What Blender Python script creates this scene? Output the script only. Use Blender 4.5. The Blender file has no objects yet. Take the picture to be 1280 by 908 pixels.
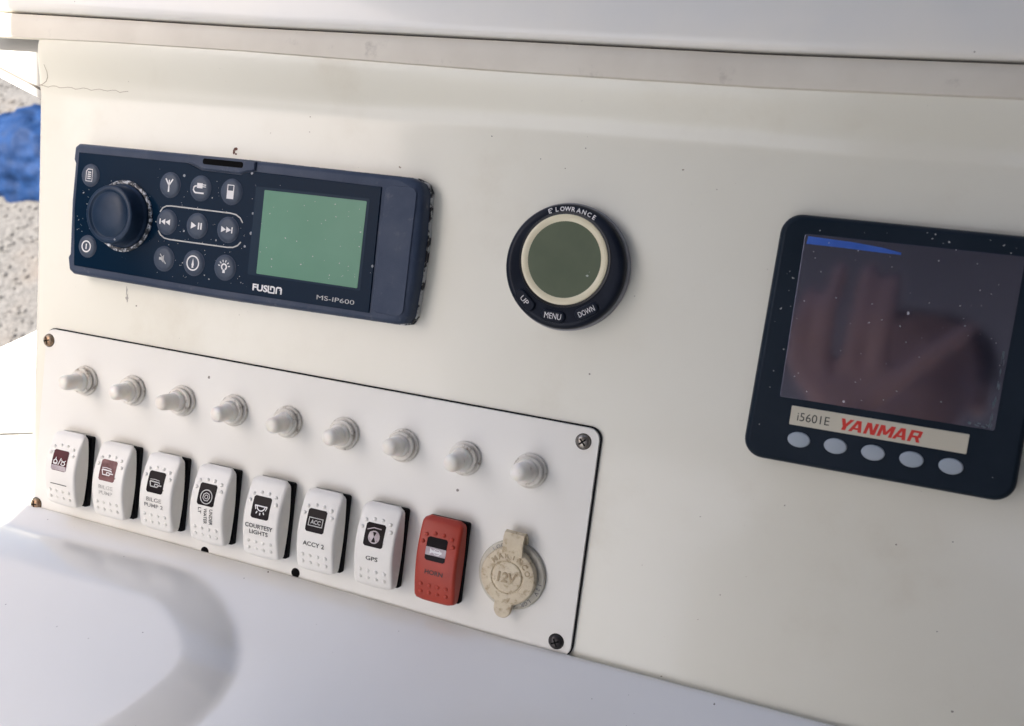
import bpy, bmesh, math, random
from mathutils import Matrix, Vector, noise
random.seed(7)
scene = bpy.context.scene
COL = scene.collection
RAD = math.radians
# ------------------------------------------------------------------ camera, world, sun, exposure
TILT = RAD(50)                      # the dashboard leans back: 50 degrees above the horizontal
Z0 = 1.90                           # height of the dashboard origin above the gravel yard
# dashboard frame (x right, y up along the dash, z out of the dash) -> world
MD = Matrix(((1, 0, 0, 0),
             (0, math.cos(TILT), -math.sin(TILT), 0),
             (0, math.sin(TILT), math.cos(TILT), Z0),
             (0, 0, 0, 1)))
CAM_R = ((0.929, -0.153, 0.337), (0.126, 0.987, 0.102), (-0.348, -0.052, 0.936))
CAM_C = (0.48955, 0.08669, 0.48369)
cam_d = bpy.data.cameras.new('camera'); cam = bpy.data.objects.new('camera', cam_d); COL.objects.link(cam)
mc = Matrix([list(CAM_R[i]) + [CAM_C[i]] for i in range(3)] + [[0, 0, 0, 1]])
cam.matrix_world = (MD @ mc)
cam.rotation_euler = cam.matrix_world.to_3x3().normalized().to_euler()
cam.scale = (1, 1, 1)
cam_d.sensor_width = 36; cam_d.lens = 36 * 1210 / 1280
cam_d.clip_start = 0.01; cam_d.clip_end = 3000
cam_d.dof.use_dof = True; cam_d.dof.focus_distance = 0.56; cam_d.dof.aperture_fstop = 13
scene.camera = cam

SUN_EL, SUN_AZ = 55, -60             # degrees; azimuth from -X (left) towards +Y (ahead)
sdir = Vector((-math.cos(RAD(SUN_EL)) * math.cos(RAD(SUN_AZ)), math.cos(RAD(SUN_EL)) * math.sin(RAD(SUN_AZ)), math.sin(RAD(SUN_EL))))
world = bpy.data.worlds.new('World'); scene.world = world; world.use_nodes = True
wn = world.node_tree.nodes; bg = wn['Background']
sky = wn.new('ShaderNodeTexSky'); sky.sky_type = 'NISHITA'; sky.sun_disc = False
sky.air_density = 0.8; sky.dust_density = 4.0; sky.ozone_density = 0.35
sky.sun_elevation = RAD(SUN_EL); sky.sun_rotation = math.atan2(sdir.x, sdir.y)
world.node_tree.links.new(sky.outputs[0], bg.inputs[0]); bg.inputs[1].default_value = 0.09
sun_d = bpy.data.lights.new('sun', 'SUN'); sun_d.energy = 5.0; sun_d.angle = RAD(0.53); sun_d.color = (1, 0.95, 0.87)
sun = bpy.data.objects.new('sun', sun_d); COL.objects.link(sun)
sun.rotation_euler = sdir.to_track_quat('Z', 'Y').to_euler(); sun.location = sdir * 20
vs = scene.view_settings
vs.view_transform = 'Standard'; vs.look = 'None'; vs.gamma = 1; vs.use_curve_mapping = False
vs.exposure = 2.36
scene.render.engine = 'CYCLES'
scene.cycles.max_bounces = 8; scene.cycles.diffuse_bounces = 5

# ------------------------------------------------------------------ materials
def NN(nt, t, **kw):
    n = nt.nodes.new(t)
    for k, v in kw.items():
        if k in n.inputs.keys(): n.inputs[k].default_value = v
        else: setattr(n, k, v)
    return n
def mth(nt, op, a, b=None, c=None):
    n = nt.nodes.new('ShaderNodeMath'); n.operation = op
    for i, v in enumerate((a, b, c)):
        if v is None: continue
        if isinstance(v, (int, float)): n.inputs[i].default_value = v
        else: nt.links.new(v, n.inputs[i])
    return n.outputs[0]
def mixc(nt, fac, a, b):
    n = nt.nodes.new('ShaderNodeMix'); n.data_type = 'RGBA'
    for s, v in ((n.inputs[0], fac), (n.inputs[6], a), (n.inputs[7], b)):
        if isinstance(v, (int, float)): s.default_value = v
        elif isinstance(v, tuple): s.default_value = (*v[:3], 1)
        else: nt.links.new(v, s)
    return n.outputs[2]
def ramp(nt, v, lo, hi):
    n = nt.nodes.new('ShaderNodeMapRange'); n.interpolation_type = 'SMOOTHSTEP'
    nt.links.new(v, n.inputs[0]); n.inputs[1].default_value = lo; n.inputs[2].default_value = hi
    return n.outputs[0]
MATS = {}
def mat(name, base, rough=0.4, metal=0.0, ior=1.45, coat=0.0, vary=None, vscale=18, specks=None, sscale=70, sdens=0.12,
        stain=None, stscale=40, stlo=0.55, sthi=0.75, bump=0.0, bscale=600, wave=0.0, rvar=0.0, sss=0.0, emit=None, trans=0.0, wscale=9, spec=0.5, tint=None, sjit=0.16):
    m = bpy.data.materials.new(name); m.use_nodes = True; nt = m.node_tree
    P = nt.nodes['Principled BSDF']
    tc = nt.nodes.new('ShaderNodeTexCoord').outputs['Object']
    info = nt.nodes.new('ShaderNodeObjectInfo').outputs['Random']
    def nz(scale, detail=4, rough=0.55, w=0.0):
        n = nt.nodes.new('ShaderNodeTexNoise'); n.noise_dimensions = '4D'
        nt.links.new(tc, n.inputs['Vector']); n.inputs['Scale'].default_value = scale
        n.inputs['Detail'].default_value = detail; n.inputs['Roughness'].default_value = rough
        nt.links.new(mth(nt, 'MULTIPLY_ADD', info, 17.0, w), n.inputs['W'])
        return n.outputs['Fac']
    c = base
    if vary:
        c = mixc(nt, ramp(nt, nz(vscale), 0.3, 0.7), base, vary)
    if stain:
        c = mixc(nt, ramp(nt, nz(stscale, 8, 0.65, 3.1), stlo, sthi), c, stain)
    if specks:
        v = nt.nodes.new('ShaderNodeTexVoronoi'); nt.links.new(tc, v.inputs['Vector']); v.inputs['Scale'].default_value = sscale
        sp = nt.nodes.new('ShaderNodeSeparateColor'); nt.links.new(v.outputs['Color'], sp.inputs[0])
        thr = mth(nt, 'MULTIPLY', mth(nt, 'POWER', sp.outputs[0], 7.0), sdens)
        cl = ramp(nt, nz(14, 2, 0.5, 8.0), 0.40, 0.62)
        thr = mth(nt, 'MULTIPLY', thr, cl)
        d = mth(nt, 'ADD', v.outputs['Distance'], mth(nt, 'MULTIPLY', mth(nt, 'SUBTRACT', nz(sscale * 5, 3), 0.5), sjit))
        k = mth(nt, 'LESS_THAN', d, thr)
        c = mixc(nt, mth(nt, 'MULTIPLY', k, 0.85), c, specks)
    if isinstance(c, tuple): P.inputs['Base Color'].default_value = (*c, 1)
    else: nt.links.new(c, P.inputs['Base Color'])
    if rvar:
        r = mth(nt, 'MULTIPLY_ADD', nz(vscale * 2.2, 6, 0.6, 5.0), rvar * 2, rough - rvar)
        nt.links.new(r, P.inputs['Roughness'])
    else: P.inputs['Roughness'].default_value = rough
    P.inputs['Specular IOR Level'].default_value = spec
    if tint: P.inputs['Specular Tint'].default_value = (*tint, 1)
    P.inputs['Metallic'].default_value = metal; P.inputs['IOR'].default_value = ior
    P.inputs['Coat Weight'].default_value = coat; P.inputs['Coat Roughness'].default_value = 0.08
    if trans: P.inputs['Transmission Weight'].default_value = trans
    if sss:
        P.inputs['Subsurface Weight'].default_value = sss; P.inputs['Subsurface Radius'].default_value = (1, 0.7, 0.45)
        P.inputs['Subsurface Scale'].default_value = 0.0025
    if emit:
        P.inputs['Emission Color'].default_value = (*emit[:3], 1); P.inputs['Emission Strength'].default_value = emit[3]
    h = None
    if bump: h = mth(nt, 'MULTIPLY', nz(bscale, 3, 0.5, 1.0), bump)
    if wave:
        w = mth(nt, 'MULTIPLY', nz(wscale, 1, 0.4, 2.0), wave)
        h = mth(nt, 'ADD', h, w) if h is not None else w
    if h is not None:
        b = nt.nodes.new('ShaderNodeBump'); b.inputs['Strength'].default_value = 1; b.inputs['Distance'].default_value = 0.001
        nt.links.new(h, b.inputs['Height']); nt.links.new(b.outputs[0], P.inputs['Normal'])
    MATS[name] = m
    return m
mat('gelcoat', (0.79, 0.77, 0.665), 0.33, coat=0.25, vary=(0.755, 0.73, 0.62), vscale=7, stain=(0.68, 0.64, 0.525), stscale=13, stlo=0.52, sthi=0.85, specks=(0.14, 0.115, 0.085), sscale=170, sdens=0.10, sjit=0.22,
    wave=1.2, wscale=7, bump=0.02, bscale=900, rvar=0.06)
mat('gelcoat_ledge', (0.73, 0.72, 0.685), 0.16, coat=0.5, vary=(0.70, 0.685, 0.645), vscale=9, specks=(0.12, 0.10, 0.08), sscale=170, sdens=0.11, sjit=0.22,
    wave=1.0, rvar=0.06)
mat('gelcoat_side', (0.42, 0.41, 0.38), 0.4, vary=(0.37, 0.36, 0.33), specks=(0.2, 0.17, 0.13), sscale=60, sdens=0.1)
mat('gelcoat_white', (0.81, 0.785, 0.72), 0.3, coat=0.2, vary=(0.76, 0.75, 0.71), specks=(0.2, 0.17, 0.13), sscale=60, sdens=0.15, wave=0.8)
mat('trim_vinyl', (0.70, 0.655, 0.56), 0.5, vary=(0.64, 0.59, 0.50), vscale=25, stain=(0.40, 0.36, 0.31), stscale=60, stlo=0.58, sthi=0.8, bump=0.08, bscale=500)
mat('seam_black', (0.09, 0.08, 0.07), 0.8)
mat('plate', (0.77, 0.755, 0.70), 0.38, vary=(0.74, 0.72, 0.655), vscale=12, specks=(0.10, 0.08, 0.06), sscale=95, sdens=0.16, wave=0.3, bump=0.015, bscale=900)
mat('plate_core', (0.010, 0.010, 0.011), 0.6, spec=0.15)
mat('rocker_white', (0.80, 0.785, 0.735), 0.42, vary=(0.76, 0.74, 0.685), vscale=40, specks=(0.3, 0.25, 0.18), sscale=180, sdens=0.12, bump=0.05, bscale=1500)
mat('rocker_red', (0.40, 0.040, 0.018), 0.45, vary=(0.33, 0.032, 0.015), vscale=50, specks=(0.12, 0.02, 0.015), sscale=180, sdens=0.12, bump=0.05, bscale=1500)
mat('black_plastic', (0.006, 0.006, 0.007), 0.6, spec=0.1)
mat('hole_black', (0.004, 0.004, 0.004), 0.9, spec=0.1)
mat('ink', (0.03, 0.03, 0.03), 0.6)
mat('ink_worn', (0.32, 0.31, 0.29), 0.6, vary=(0.6, 0.59, 0.55), vscale=500)
mat('ink_half', (0.13, 0.125, 0.12), 0.6, vary=(0.35, 0.34, 0.32), vscale=400)
mat('lens_black', (0.012, 0.009, 0.010), 0.25, spec=0.06)
mat('lens_wine', (0.09, 0.018, 0.022), 0.25, spec=0.15, vary=(0.05, 0.012, 0.014), vscale=120)
mat('lens_faded', (0.25, 0.13, 0.125), 0.3, spec=0.15, vary=(0.10, 0.035, 0.035), vscale=110)
mat('lens_pale', (0.30, 0.24, 0.26), 0.3, vary=(0.5, 0.44, 0.45), vscale=200)
mat('icon_white', (0.72, 0.71, 0.70), 0.5)
mat('icon_grey', (0.50, 0.50, 0.48), 0.5, vary=(0.38, 0.38, 0.37), vscale=300)
mat('boot_rubber', (0.86, 0.83, 0.76), 0.3, vary=(0.80, 0.755, 0.66), vscale=120, stain=(0.30, 0.235, 0.16), stscale=170, stlo=0.60, sthi=0.82, sss=0.35, bump=0.06, bscale=500)
mat('groove_dirt', (0.16, 0.115, 0.08), 0.8, vary=(0.42, 0.36, 0.29), vscale=160)
mat('boot_ring', (0.76, 0.73, 0.66), 0.5, vary=(0.67, 0.63, 0.55), vscale=150, stain=(0.22, 0.17, 0.12), stscale=220, stlo=0.52, sthi=0.72, bump=0.1, bscale=500)
mat('outlet_flange', (0.56, 0.54, 0.46), 0.55, vary=(0.50, 0.46, 0.37), vscale=120, stain=(0.26, 0.20, 0.12), stscale=160, stlo=0.58, sthi=0.8, bump=0.12, bscale=600)
mat('outlet_cap', (0.66, 0.58, 0.425), 0.58, vary=(0.58, 0.495, 0.35), vscale=130, stain=(0.33, 0.24, 0.13), stscale=260, stlo=0.48, sthi=0.70, bump=0.3, bscale=700)
mat('outlet_letter', (0.47, 0.385, 0.255), 0.7, vary=(0.33, 0.25, 0.15), vscale=260)
mat('screw_steel', (0.36, 0.34, 0.31), 0.32, metal=0.9, vary=(0.2, 0.17, 0.14), vscale=300)
mat('screw_rusty', (0.42, 0.34, 0.24), 0.42, metal=0.75, vary=(0.20, 0.10, 0.05), vscale=350)
mat('screw_dark', (0.05, 0.045, 0.045), 0.35, metal=0.6)
mat('stereo_body', (0.036, 0.052, 0.088), 0.42, spec=0.15, vary=(0.058, 0.074, 0.110), vscale=45, stain=(0.15, 0.16, 0.18), stscale=160, stlo=0.56, sthi=0.85, bump=0.12, bscale=1400, rvar=0.08)
mat('stereo_glass', (0.003, 0.014, 0.032), 0.12, spec=0.04, sjit=0.3, specks=(0.35, 0.37, 0.4), sscale=300, sdens=0.30, rvar=0.03)
mat('stereo_button', (0.050, 0.066, 0.096), 0.4, spec=0.2, vary=(0.06, 0.078, 0.108), vscale=80)
mat('stereo_knob', (0.012, 0.026, 0.052), 0.3, spec=0.15, vary=(0.025, 0.043, 0.075), vscale=60, specks=(0.3, 0.32, 0.35), sscale=160, sdens=0.15, rvar=0.06)
mat('scuffed_ring', (0.02, 0.024, 0.03), 0.5, stain=(0.55, 0.57, 0.60), stscale=330, stlo=0.47, sthi=0.56)
mat('flaking_edge', (0.018, 0.018, 0.02), 0.6, stain=(0.56, 0.56, 0.54), stscale=150, stlo=0.45, sthi=0.52, bump=0.3, bscale=600)
mat('stereo_lcd', (0.078, 0.225, 0.140), 0.08, spec=0.18, sjit=0.3, vary=(0.092, 0.245, 0.158), vscale=22, specks=(0.55, 0.65, 0.6), sscale=200, sdens=0.2)
mat('lcd_frame', (0.006, 0.022, 0.044), 0.12, spec=0.06)
mat('gauge_black', (0.007, 0.010, 0.018), 0.30, spec=0.14, vary=(0.014, 0.018, 0.028), vscale=60, specks=(0.3, 0.3, 0.3), sscale=200, sdens=0.12)
mat('gauge_trench', (0.005, 0.006, 0.008), 0.4)
mat('gauge_gasket', (0.34, 0.34, 0.36), 0.6, vary=(0.24, 0.24, 0.26), vscale=90)
mat('gauge_ring', (0.74, 0.69, 0.50), 0.35, vary=(0.68, 0.61, 0.42), vscale=50, stain=(0.5, 0.42, 0.28), stscale=90, stlo=0.66, sthi=0.85)
mat('gauge_lcd', (0.128, 0.150, 0.100), 0.08, spec=0.35, sjit=0.3, vary=(0.112, 0.134, 0.09), vscale=40, specks=(0.5, 0.52, 0.48), sscale=150, sdens=0.22)
mat('display_housing', (0.009, 0.016, 0.025), 0.36, spec=0.12, sjit=0.3, vary=(0.015, 0.023, 0.034), vscale=25, specks=(0.42, 0.43, 0.44), sscale=200, sdens=0.34, bump=0.04, bscale=1600, rvar=0.06)
mat('display_glass', (0.006, 0.006, 0.014), 0.065, ior=3.0, tint=(0.76, 0.77, 1.0), coat=0.0, sjit=0.3, specks=(0.7, 0.7, 0.75), sscale=190, sdens=0.28, rvar=0.04)
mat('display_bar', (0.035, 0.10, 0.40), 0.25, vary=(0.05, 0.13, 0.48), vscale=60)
mat('display_label', (0.62, 0.585, 0.47), 0.4, vary=(0.57, 0.53, 0.42), vscale=40)
mat('display_button', (0.33, 0.385, 0.43), 0.45, vary=(0.37, 0.41, 0.45), vscale=60)
mat('label_red', (0.62, 0.035, 0.025), 0.45)
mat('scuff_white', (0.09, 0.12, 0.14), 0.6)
mat('dust_grey', (0.42, 0.43, 0.43), 0.8)
mat('rust', (0.17, 0.055, 0.03), 0.8, vary=(0.10, 0.05, 0.035), vscale=400)
mat('crack_brown', (0.32, 0.27, 0.20), 0.8)
mat('smudge', (0.42, 0.40, 0.36), 0.8)
mat('tarp_blue', (0.003, 0.012, 0.040), 0.7, spec=0.12, vary=(0.005, 0.021, 0.068), vscale=14, stain=(0.012, 0.022, 0.045), stscale=9, stlo=0.5, sthi=0.8, bump=4, bscale=40)
mat('skin', (0.58, 0.37, 0.30), 0.5, vary=(0.62, 0.40, 0.34), vscale=40, sss=0.1)
mat('jacket', (0.012, 0.014, 0.022), 0.9)
mat('trousers', (0.03, 0.035, 0.05), 0.9)
mat('hair', (0.02, 0.015, 0.012), 0.7)
mat('phone_black', (0.035, 0.035, 0.045), 0.4)
mat('phone_lens', (0.003, 0.003, 0.006), 0.05)
mat('hardtop_grp', (0.11, 0.115, 0.13), 0.7)
mat('sole_grp', (0.52, 0.52, 0.51), 0.6, vary=(0.46, 0.46, 0.45), vscale=6)
def gravel_mat():
    m = bpy.data.materials.new('gravel'); m.use_nodes = True; nt = m.node_tree; P = nt.nodes['Principled BSDF']
    tc = nt.nodes.new('ShaderNodeTexCoord').outputs['Object']
    v = NN(nt, 'ShaderNodeTexVoronoi', Scale=75.0); nt.links.new(tc, v.inputs['Vector'])
    s = nt.nodes.new('ShaderNodeSeparateColor'); nt.links.new(v.outputs['Color'], s.inputs[0])
    n = NN(nt, 'ShaderNodeTexNoise', Scale=1.6, Detail=6.0); nt.links.new(tc, n.inputs['Vector'])
    c = mixc(nt, s.outputs[0], (0.038, 0.036, 0.034), (0.082, 0.078, 0.074))
    c = mixc(nt, ramp(nt, n.outputs[0], 0.5, 0.75), c, (0.085, 0.068, 0.054))
    nt.links.new(c, P.inputs['Base Color']); P.inputs['Roughness'].default_value = 0.9
    b = nt.nodes.new('ShaderNodeBump'); b.inputs['Strength'].default_value = 1; b.inputs['Distance'].default_value = 0.004; b.invert = True
    nt.links.new(v.outputs['Distance'], b.inputs['Height']); nt.links.new(b.outputs[0], P.inputs['Normal'])
    MATS['gravel'] = m
gravel_mat()

# ------------------------------------------------------------------ helpers (all lengths in millimetres, dashboard frame)
MM = 0.001
def tag(o, label=None, cat=None, group=None, kind=None):
    for k, v in (('label', label), ('category', cat), ('group', group), ('kind', kind)):
        if v: o[k] = v
    return o
def place(o, parent, loc, rot=0.0):
    v = Vector(loc) * MM
    if parent is not None:
        o.parent = parent; o.location = v; o.rotation_euler = (0, 0, rot)
    else:
        o.matrix_world = MD @ Matrix.Translation(v) @ Matrix.Rotation(rot, 4, 'Z')
def thing(name, loc, label, cat, group=None):
    o = bpy.data.objects.new(name, None); COL.objects.link(o); o.empty_display_size = 0.01
    place(o, None, loc); return tag(o, label, cat, group)
def me_new(name, V, F, m, smooth=35):
    me = bpy.data.meshes.new(name)
    me.from_pydata([(a * MM, b * MM, c * MM) for a, b, c in V], [], F)
    bm = bmesh.new(); bm.from_mesh(me); bmesh.ops.recalc_face_normals(bm, faces=bm.faces); bm.to_mesh(me); bm.free()
    if m: me.materials.append(MATS[m])
    if smooth:
        me.polygons.foreach_set('use_smooth', [True] * len(me.polygons)); me.set_sharp_from_angle(angle=RAD(smooth))
        for p in me.polygons:
            if len(p.vertices) > 4: p.use_smooth = False
    me.update(); return me
def obj(name, geo, m, parent=None, loc=(0, 0, 0), rot=0.0, smooth=35, label=None):
    me = geo if isinstance(geo, bpy.types.Mesh) else me_new(name, geo[0], geo[1], m, smooth)
    o = bpy.data.objects.new(name, me); COL.objects.link(o); place(o, parent, loc, rot)
    if label: o['label'] = label
    return o
def join(*gs):
    V, F = [], []
    for g in gs:
        k = len(V); V += list(g[0]); F += [tuple(i + k for i in f) for f in g[1]]
    return V, F
def moved(g, dx=0, dy=0, dz=0, rot=0.0, s=1.0):
    c, n = math.cos(rot) * s, math.sin(rot) * s
    return [(x * c - y * n + dx, x * n + y * c + dy, z * s + dz) for x, y, z in g[0]], g[1]
def loft(loops, cap0=True, cap1=True, closed=True):
    n = len(loops[0]); V = [p for l in loops for p in l]; F = []
    for i in range(len(loops) - 1):
        for j in range(n if closed else n - 1):
            a, b = i * n + j, i * n + (j + 1) % n
            F.append((a, b, b + n, a + n))
    if cap0: F.append(tuple(range(n))[::-1])
    if cap1: F.append(tuple(range((len(loops) - 1) * n, len(loops) * n)))
    return V, F
def rr(x0, x1, y0, y1, r, z=0, n=6):
    r = max(0.01, min(r, (x1 - x0) / 2, (y1 - y0) / 2)); P = []
    for cx, cy, a0 in ((x1 - r, y0 + r, -90), (x1 - r, y1 - r, 0), (x0 + r, y1 - r, 90), (x0 + r, y0 + r, 180)):
        for k in range(n + 1):
            a = RAD(a0 + 90 * k / n); P.append((cx + r * math.cos(a), cy + r * math.sin(a), z))
    return P
def rbox(x0, x1, y0, y1, r, z0, z1, b=0.6, n=6, seg=3):
    L = [rr(x0, x1, y0, y1, r, z0, n)]
    for k in range(seg + 1):
        a = math.pi / 2 * k / seg; i = b * (1 - math.cos(a))
        L.append(rr(x0 + i, x1 - i, y0 + i, y1 - i, r - i, z1 - b + b * math.sin(a), n))
    return loft(L)
def poly_prism(P, z0, z1, b=0.3):
    # P counter-clockwise 2D outline, small chamfer at the top
    n = len(P); I = []
    for i in range(n):
        p0, p, p1 = Vector(P[i - 1]), Vector(P[i]), Vector(P[(i + 1) % n])
        d = (p1 - p).normalized() - (p0 - p).normalized(); t = d.normalized() if d.length > 1e-6 else (p1 - p).normalized()
        I.append((p.x - t.y * b, p.y + t.x * b))
    return loft([[(x, y, z0) for x, y in P], [(x, y, z1 - b) for x, y in P], [(x, y, z1) for x, y in I]])
def lathe(prof, n=48, cap0=False, cap1=True, cx=0, cy=0):
    return loft([[(cx + r * math.cos(2 * math.pi * k / n), cy + r * math.sin(2 * math.pi * k / n), z) for k in range(n)] for r, z in prof], cap0, cap1)
def disc(r, z, n=32, cx=0, cy=0):
    return [(cx + r * math.cos(2 * math.pi * k / n), cy + r * math.sin(2 * math.pi * k / n), z) for k in range(n)], [tuple(range(n))]
def flat(P, z=0): return [(x, y, z) for x, y in P], [tuple(range(len(P)))]
def stroke(P, w, z=0, close=False):
    V, F = [], []; n = len(P)
    for i in range(n):
        p = Vector(P[i]); a = Vector(P[i - 1]) if (i or close) else None; b = Vector(P[(i + 1) % n]) if (i < n - 1 or close) else None
        d = Vector((0, 0))
        if a is not None: d += (p - a).normalized()
        if b is not None: d += (b - p).normalized()
        d = d.normalized() if d.length > 1e-6 else Vector((1, 0))
        V += [(p.x - d.y * w / 2, p.y + d.x * w / 2, z), (p.x + d.y * w / 2, p.y - d.x * w / 2, z)]
    for i in range(n if close else n - 1):
        a, b = 2 * i, 2 * ((i + 1) % n); F.append((a, a + 1, b + 1, b))
    return V, F
def arc(cx, cy, r, a0, a1, n=16): return [(cx + r * math.cos(RAD(a0 + (a1 - a0) * k / n)), cy + r * math.sin(RAD(a0 + (a1 - a0) * k / n))) for k in range(n + 1)]
def text(body, height, width=None, bold=0.0, shear=0.0, ext=0.0):
    """lettering as a flat (or slightly raised) mesh centred on its origin; height = cap height in mm"""
    cu = bpy.data.curves.new('lettering', 'FONT'); cu.body = body; cu.size = 1; cu.offset = bold; cu.shear = shear; cu.extrude = 0
    cu.resolution_u = 3; cu.align_x = 'CENTER'
    o = bpy.data.objects.new('lettering', cu); COL.objects.link(o)
    bpy.context.view_layer.update(); dg = bpy.context.evaluated_depsgraph_get()
    me = bpy.data.meshes.new_from_object(o.evaluated_get(dg))
    V = [tuple(v.co) for v in me.vertices]; F = [tuple(p.vertices) for p in me.polygons]
    bpy.data.objects.remove(o); bpy.data.curves.remove(cu); bpy.data.meshes.remove(me)
    xs = [v[0] for v in V]; ys = [v[1] for v in V]
    s = height / (max(ys) - min(ys)); sx = width / (max(xs) - min(xs)) if width else s
    mx, my = (max(xs) + min(xs)) / 2, (max(ys) + min(ys)) / 2
    V = [((x - mx) * sx, (y - my) * s, 0.0) for x, y, z in V]
    if ext:
        k = len(V); from collections import Counter
        E = Counter(); D = {}
        for f in F:
            for a, b in zip(f, f[1:] + f[:1]): E[tuple(sorted((a, b)))] += 1; D[tuple(sorted((a, b)))] = (a, b)
        V = V + [(x, y, ext) for x, y, z in V]; F2 = [tuple(i + k for i in f) for f in F]
        F2 += [(D[e][0], D[e][1], D[e][1] + k, D[e][0] + k) for e, c in E.items() if c == 1]
        F = F2
    return V, F
def arc_text(body, cx, cy, r, a_mid, h, step, bold=0.0, ext=0.0, inward=False):
    """letters set one by one round a circle (clockwise over the top)"""
    gs = []; n = len(body)
    for i, ch in enumerate(body):
        if ch == ' ': continue
        a = RAD(a_mid - (i - (n - 1) / 2) * step); g = text(ch, h, None, bold, 0, ext)
        gs.append(moved(g, cx + r * math.cos(a), cy + r * math.sin(a), 0, a - math.pi / 2))
    return join(*gs)
def lerp(T, x):
    if x <= T[0][0]: return T[0][1]
    for (a, b), (c, d) in zip(T, T[1:]):
        if x <= c:
            t = (x - a) / (c - a); return b + (d - b) * t
    return T[-1][1]
def sm(a, b, x):
    t = max(0, min(1, (x - a) / (b - a))); return t * t * (3 - 2 * t)

# ------------------------------------------------------------------ the setting: dashboard moulding
EDGE = [(-140, -10.5), (-90, -13), (13, -18.5), (93, -24.5), (150, -29), (163, -29.5), (190, -21), (230, -12)]
STRIP = [(-80, 2.6), (36, 2.8), (135, 2.0), (295, -1.2), (427, -2.0), (538, -0.6), (800, 2)]
SEAM = [(-80, 3.6), (30, 2.2), (133, 0.6), (293, -0.4), (425, -1.4), (535, -0.6), (800, 2)]
XS = [8 + 12.5 * k for k in range(64)]
def dash_mesh():
    ys = [-132, -120, -100, -60, -20, 20, 60, 100, 130, 145, 150, 153, 155, 156.5, 158, 159.5, 161, 162.5, 165, 167, 169, 174, 179, 184, 188, 193]
    loops = []
    for y in ys:
        e = lerp(EDGE, y); row = []
        zz = 10.5 * sm(156, 186, y) * 0.85 + (max(0, y - 159) * 0.10) + 0.6 * math.exp(-((y - 159.5) / 3.2) ** 2)
        for dx, dz in ((3, -45), (0.4, -9), (0.6, -5), (1.7, -2.4), (3.6, -0.8), (6.5, 0)): row.append((e + dx, y, zz + dz))
        for x in XS: row.append((x + e * 0.3, y + (lerp(STRIP, x) if y > 183 else 0) * 0, zz))
        loops.append(row)
    return loft(loops, False, False, False)
dash = obj('dashboard', dash_mesh(), 'gelcoat', smooth=60); tag(dash, kind='structure')
def crack(P, w=0.28): return stroke(P, w, 0)
cr = [(-28 + 3.2 * k, 160.6 + 0.5 * math.sin(k * 1.7) + random.uniform(-.25, .25)) for k in range(24)]
obj('hairline_crack', join(moved(crack(cr, 0.3), 0, 0, 0.28)), 'crack_brown', dash, (0, 0, 1.12), smooth=0)
cr = [(-17.5, 173), (-16.8, 169), (-17.4, 166), (-19.5, 163.4), (-23, 161.4), (-25.5, 160.6)]
V, F = crack(cr, 0.35); V = [(x, y, 10.5 * sm(156, 186, y) * 0.85 + max(0, y - 159) * 0.10 + 0.6 * math.exp(-((y - 159.5) / 3.2) ** 2) + 0.15) for x, y, z in V]
obj('hairline_crack', (V, F), 'crack_brown', dash, smooth=0)
def blob(rx, ry, n=14, j=0.35): return [(rx * math.cos(2 * math.pi * k / n) * random.uniform(1 - j, 1 + j), ry * math.sin(2 * math.pi * k / n) * random.uniform(1 - j, 1 + j)) for k in range(n)]
obj('rust_mark', join(moved(flat(blob(0.8, 1.7), 0.12), 126, 131.2), moved(flat(blob(1.4, 0.9), 0.12), 127.3, 132.6), moved(flat(blob(0.9, 0.5), 0.12), 127.6, 129.6)), 'rust', dash, smooth=0)
obj('smudge', join(moved(flat(blob(0.5, 3.2, j=.5), 0.1), 56.2, 38.5), moved(flat(blob(1.1, 2.0, j=.5), 0.1), 57, 35)), 'smudge', dash, smooth=0)
for (x, y, r) in ((236, 131, 1.2), (331, 138.5, .55), (392, 143, .9), (175.5, 154.5, .7), (176, 146, .6), (150, 143.5, .5), (410, 135, .5), (425.5, -27, .55), (441, -64, .6), (432, -79, .5), (452, -52, .35), (400, -58, .4), (418, -113, .8)):
    obj('dirt_speck', moved(flat(blob(r * .7, r * 0.4, 8), 0.1), x, y, 0, random.uniform(-.5, .5)), 'crack_brown', dash, smooth=0)
# trim strip along the top of the dash, dark seam, hood above it
def bar(yz, dy0, dy1, x0=-75):
    loops = []
    xs = [x0 + 15 * k for k in range(58)]
    for (y, z, w) in yz:
        loops.append([(x, y + (lerp(STRIP, x) * (1 - w) + lerp(SEAM, x) * w), z) for x in xs])
    return loft(loops, False, False, False)
trim = obj('trim_strip', bar([(186.5, 6, 0), (184.6, 9, 0), (184.3, 11.5, 0), (184.9, 12.8, 0), (188, 13.4, .3), (194, 13.6, .6), (197.6, 13.2, 1), (198.9, 12.2, 1), (199.1, 10, 1), (199.1, 4, 1)], 0, 0), 'trim_vinyl')
tag(trim, kind='structure')
tag(obj('trim_seam', bar([(198.8, 8.4, 1), (201.5, 8.4, 1)], 0, 0), 'seam_black'), kind='structure')
tag(obj('hood', bar([(200.4, 6, 1), (200.3, 11, 1), (200.6, 13.0, 1), (201.4, 14.4, 1), (203, 15.4, 1), (206, 16.0, 1), (214, 16.2, 1), (240, 14, 1), (300, 4, 1), (420, -30, 1)], 0, 0), 'gelcoat_white', smooth=60), kind='structure')

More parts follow.
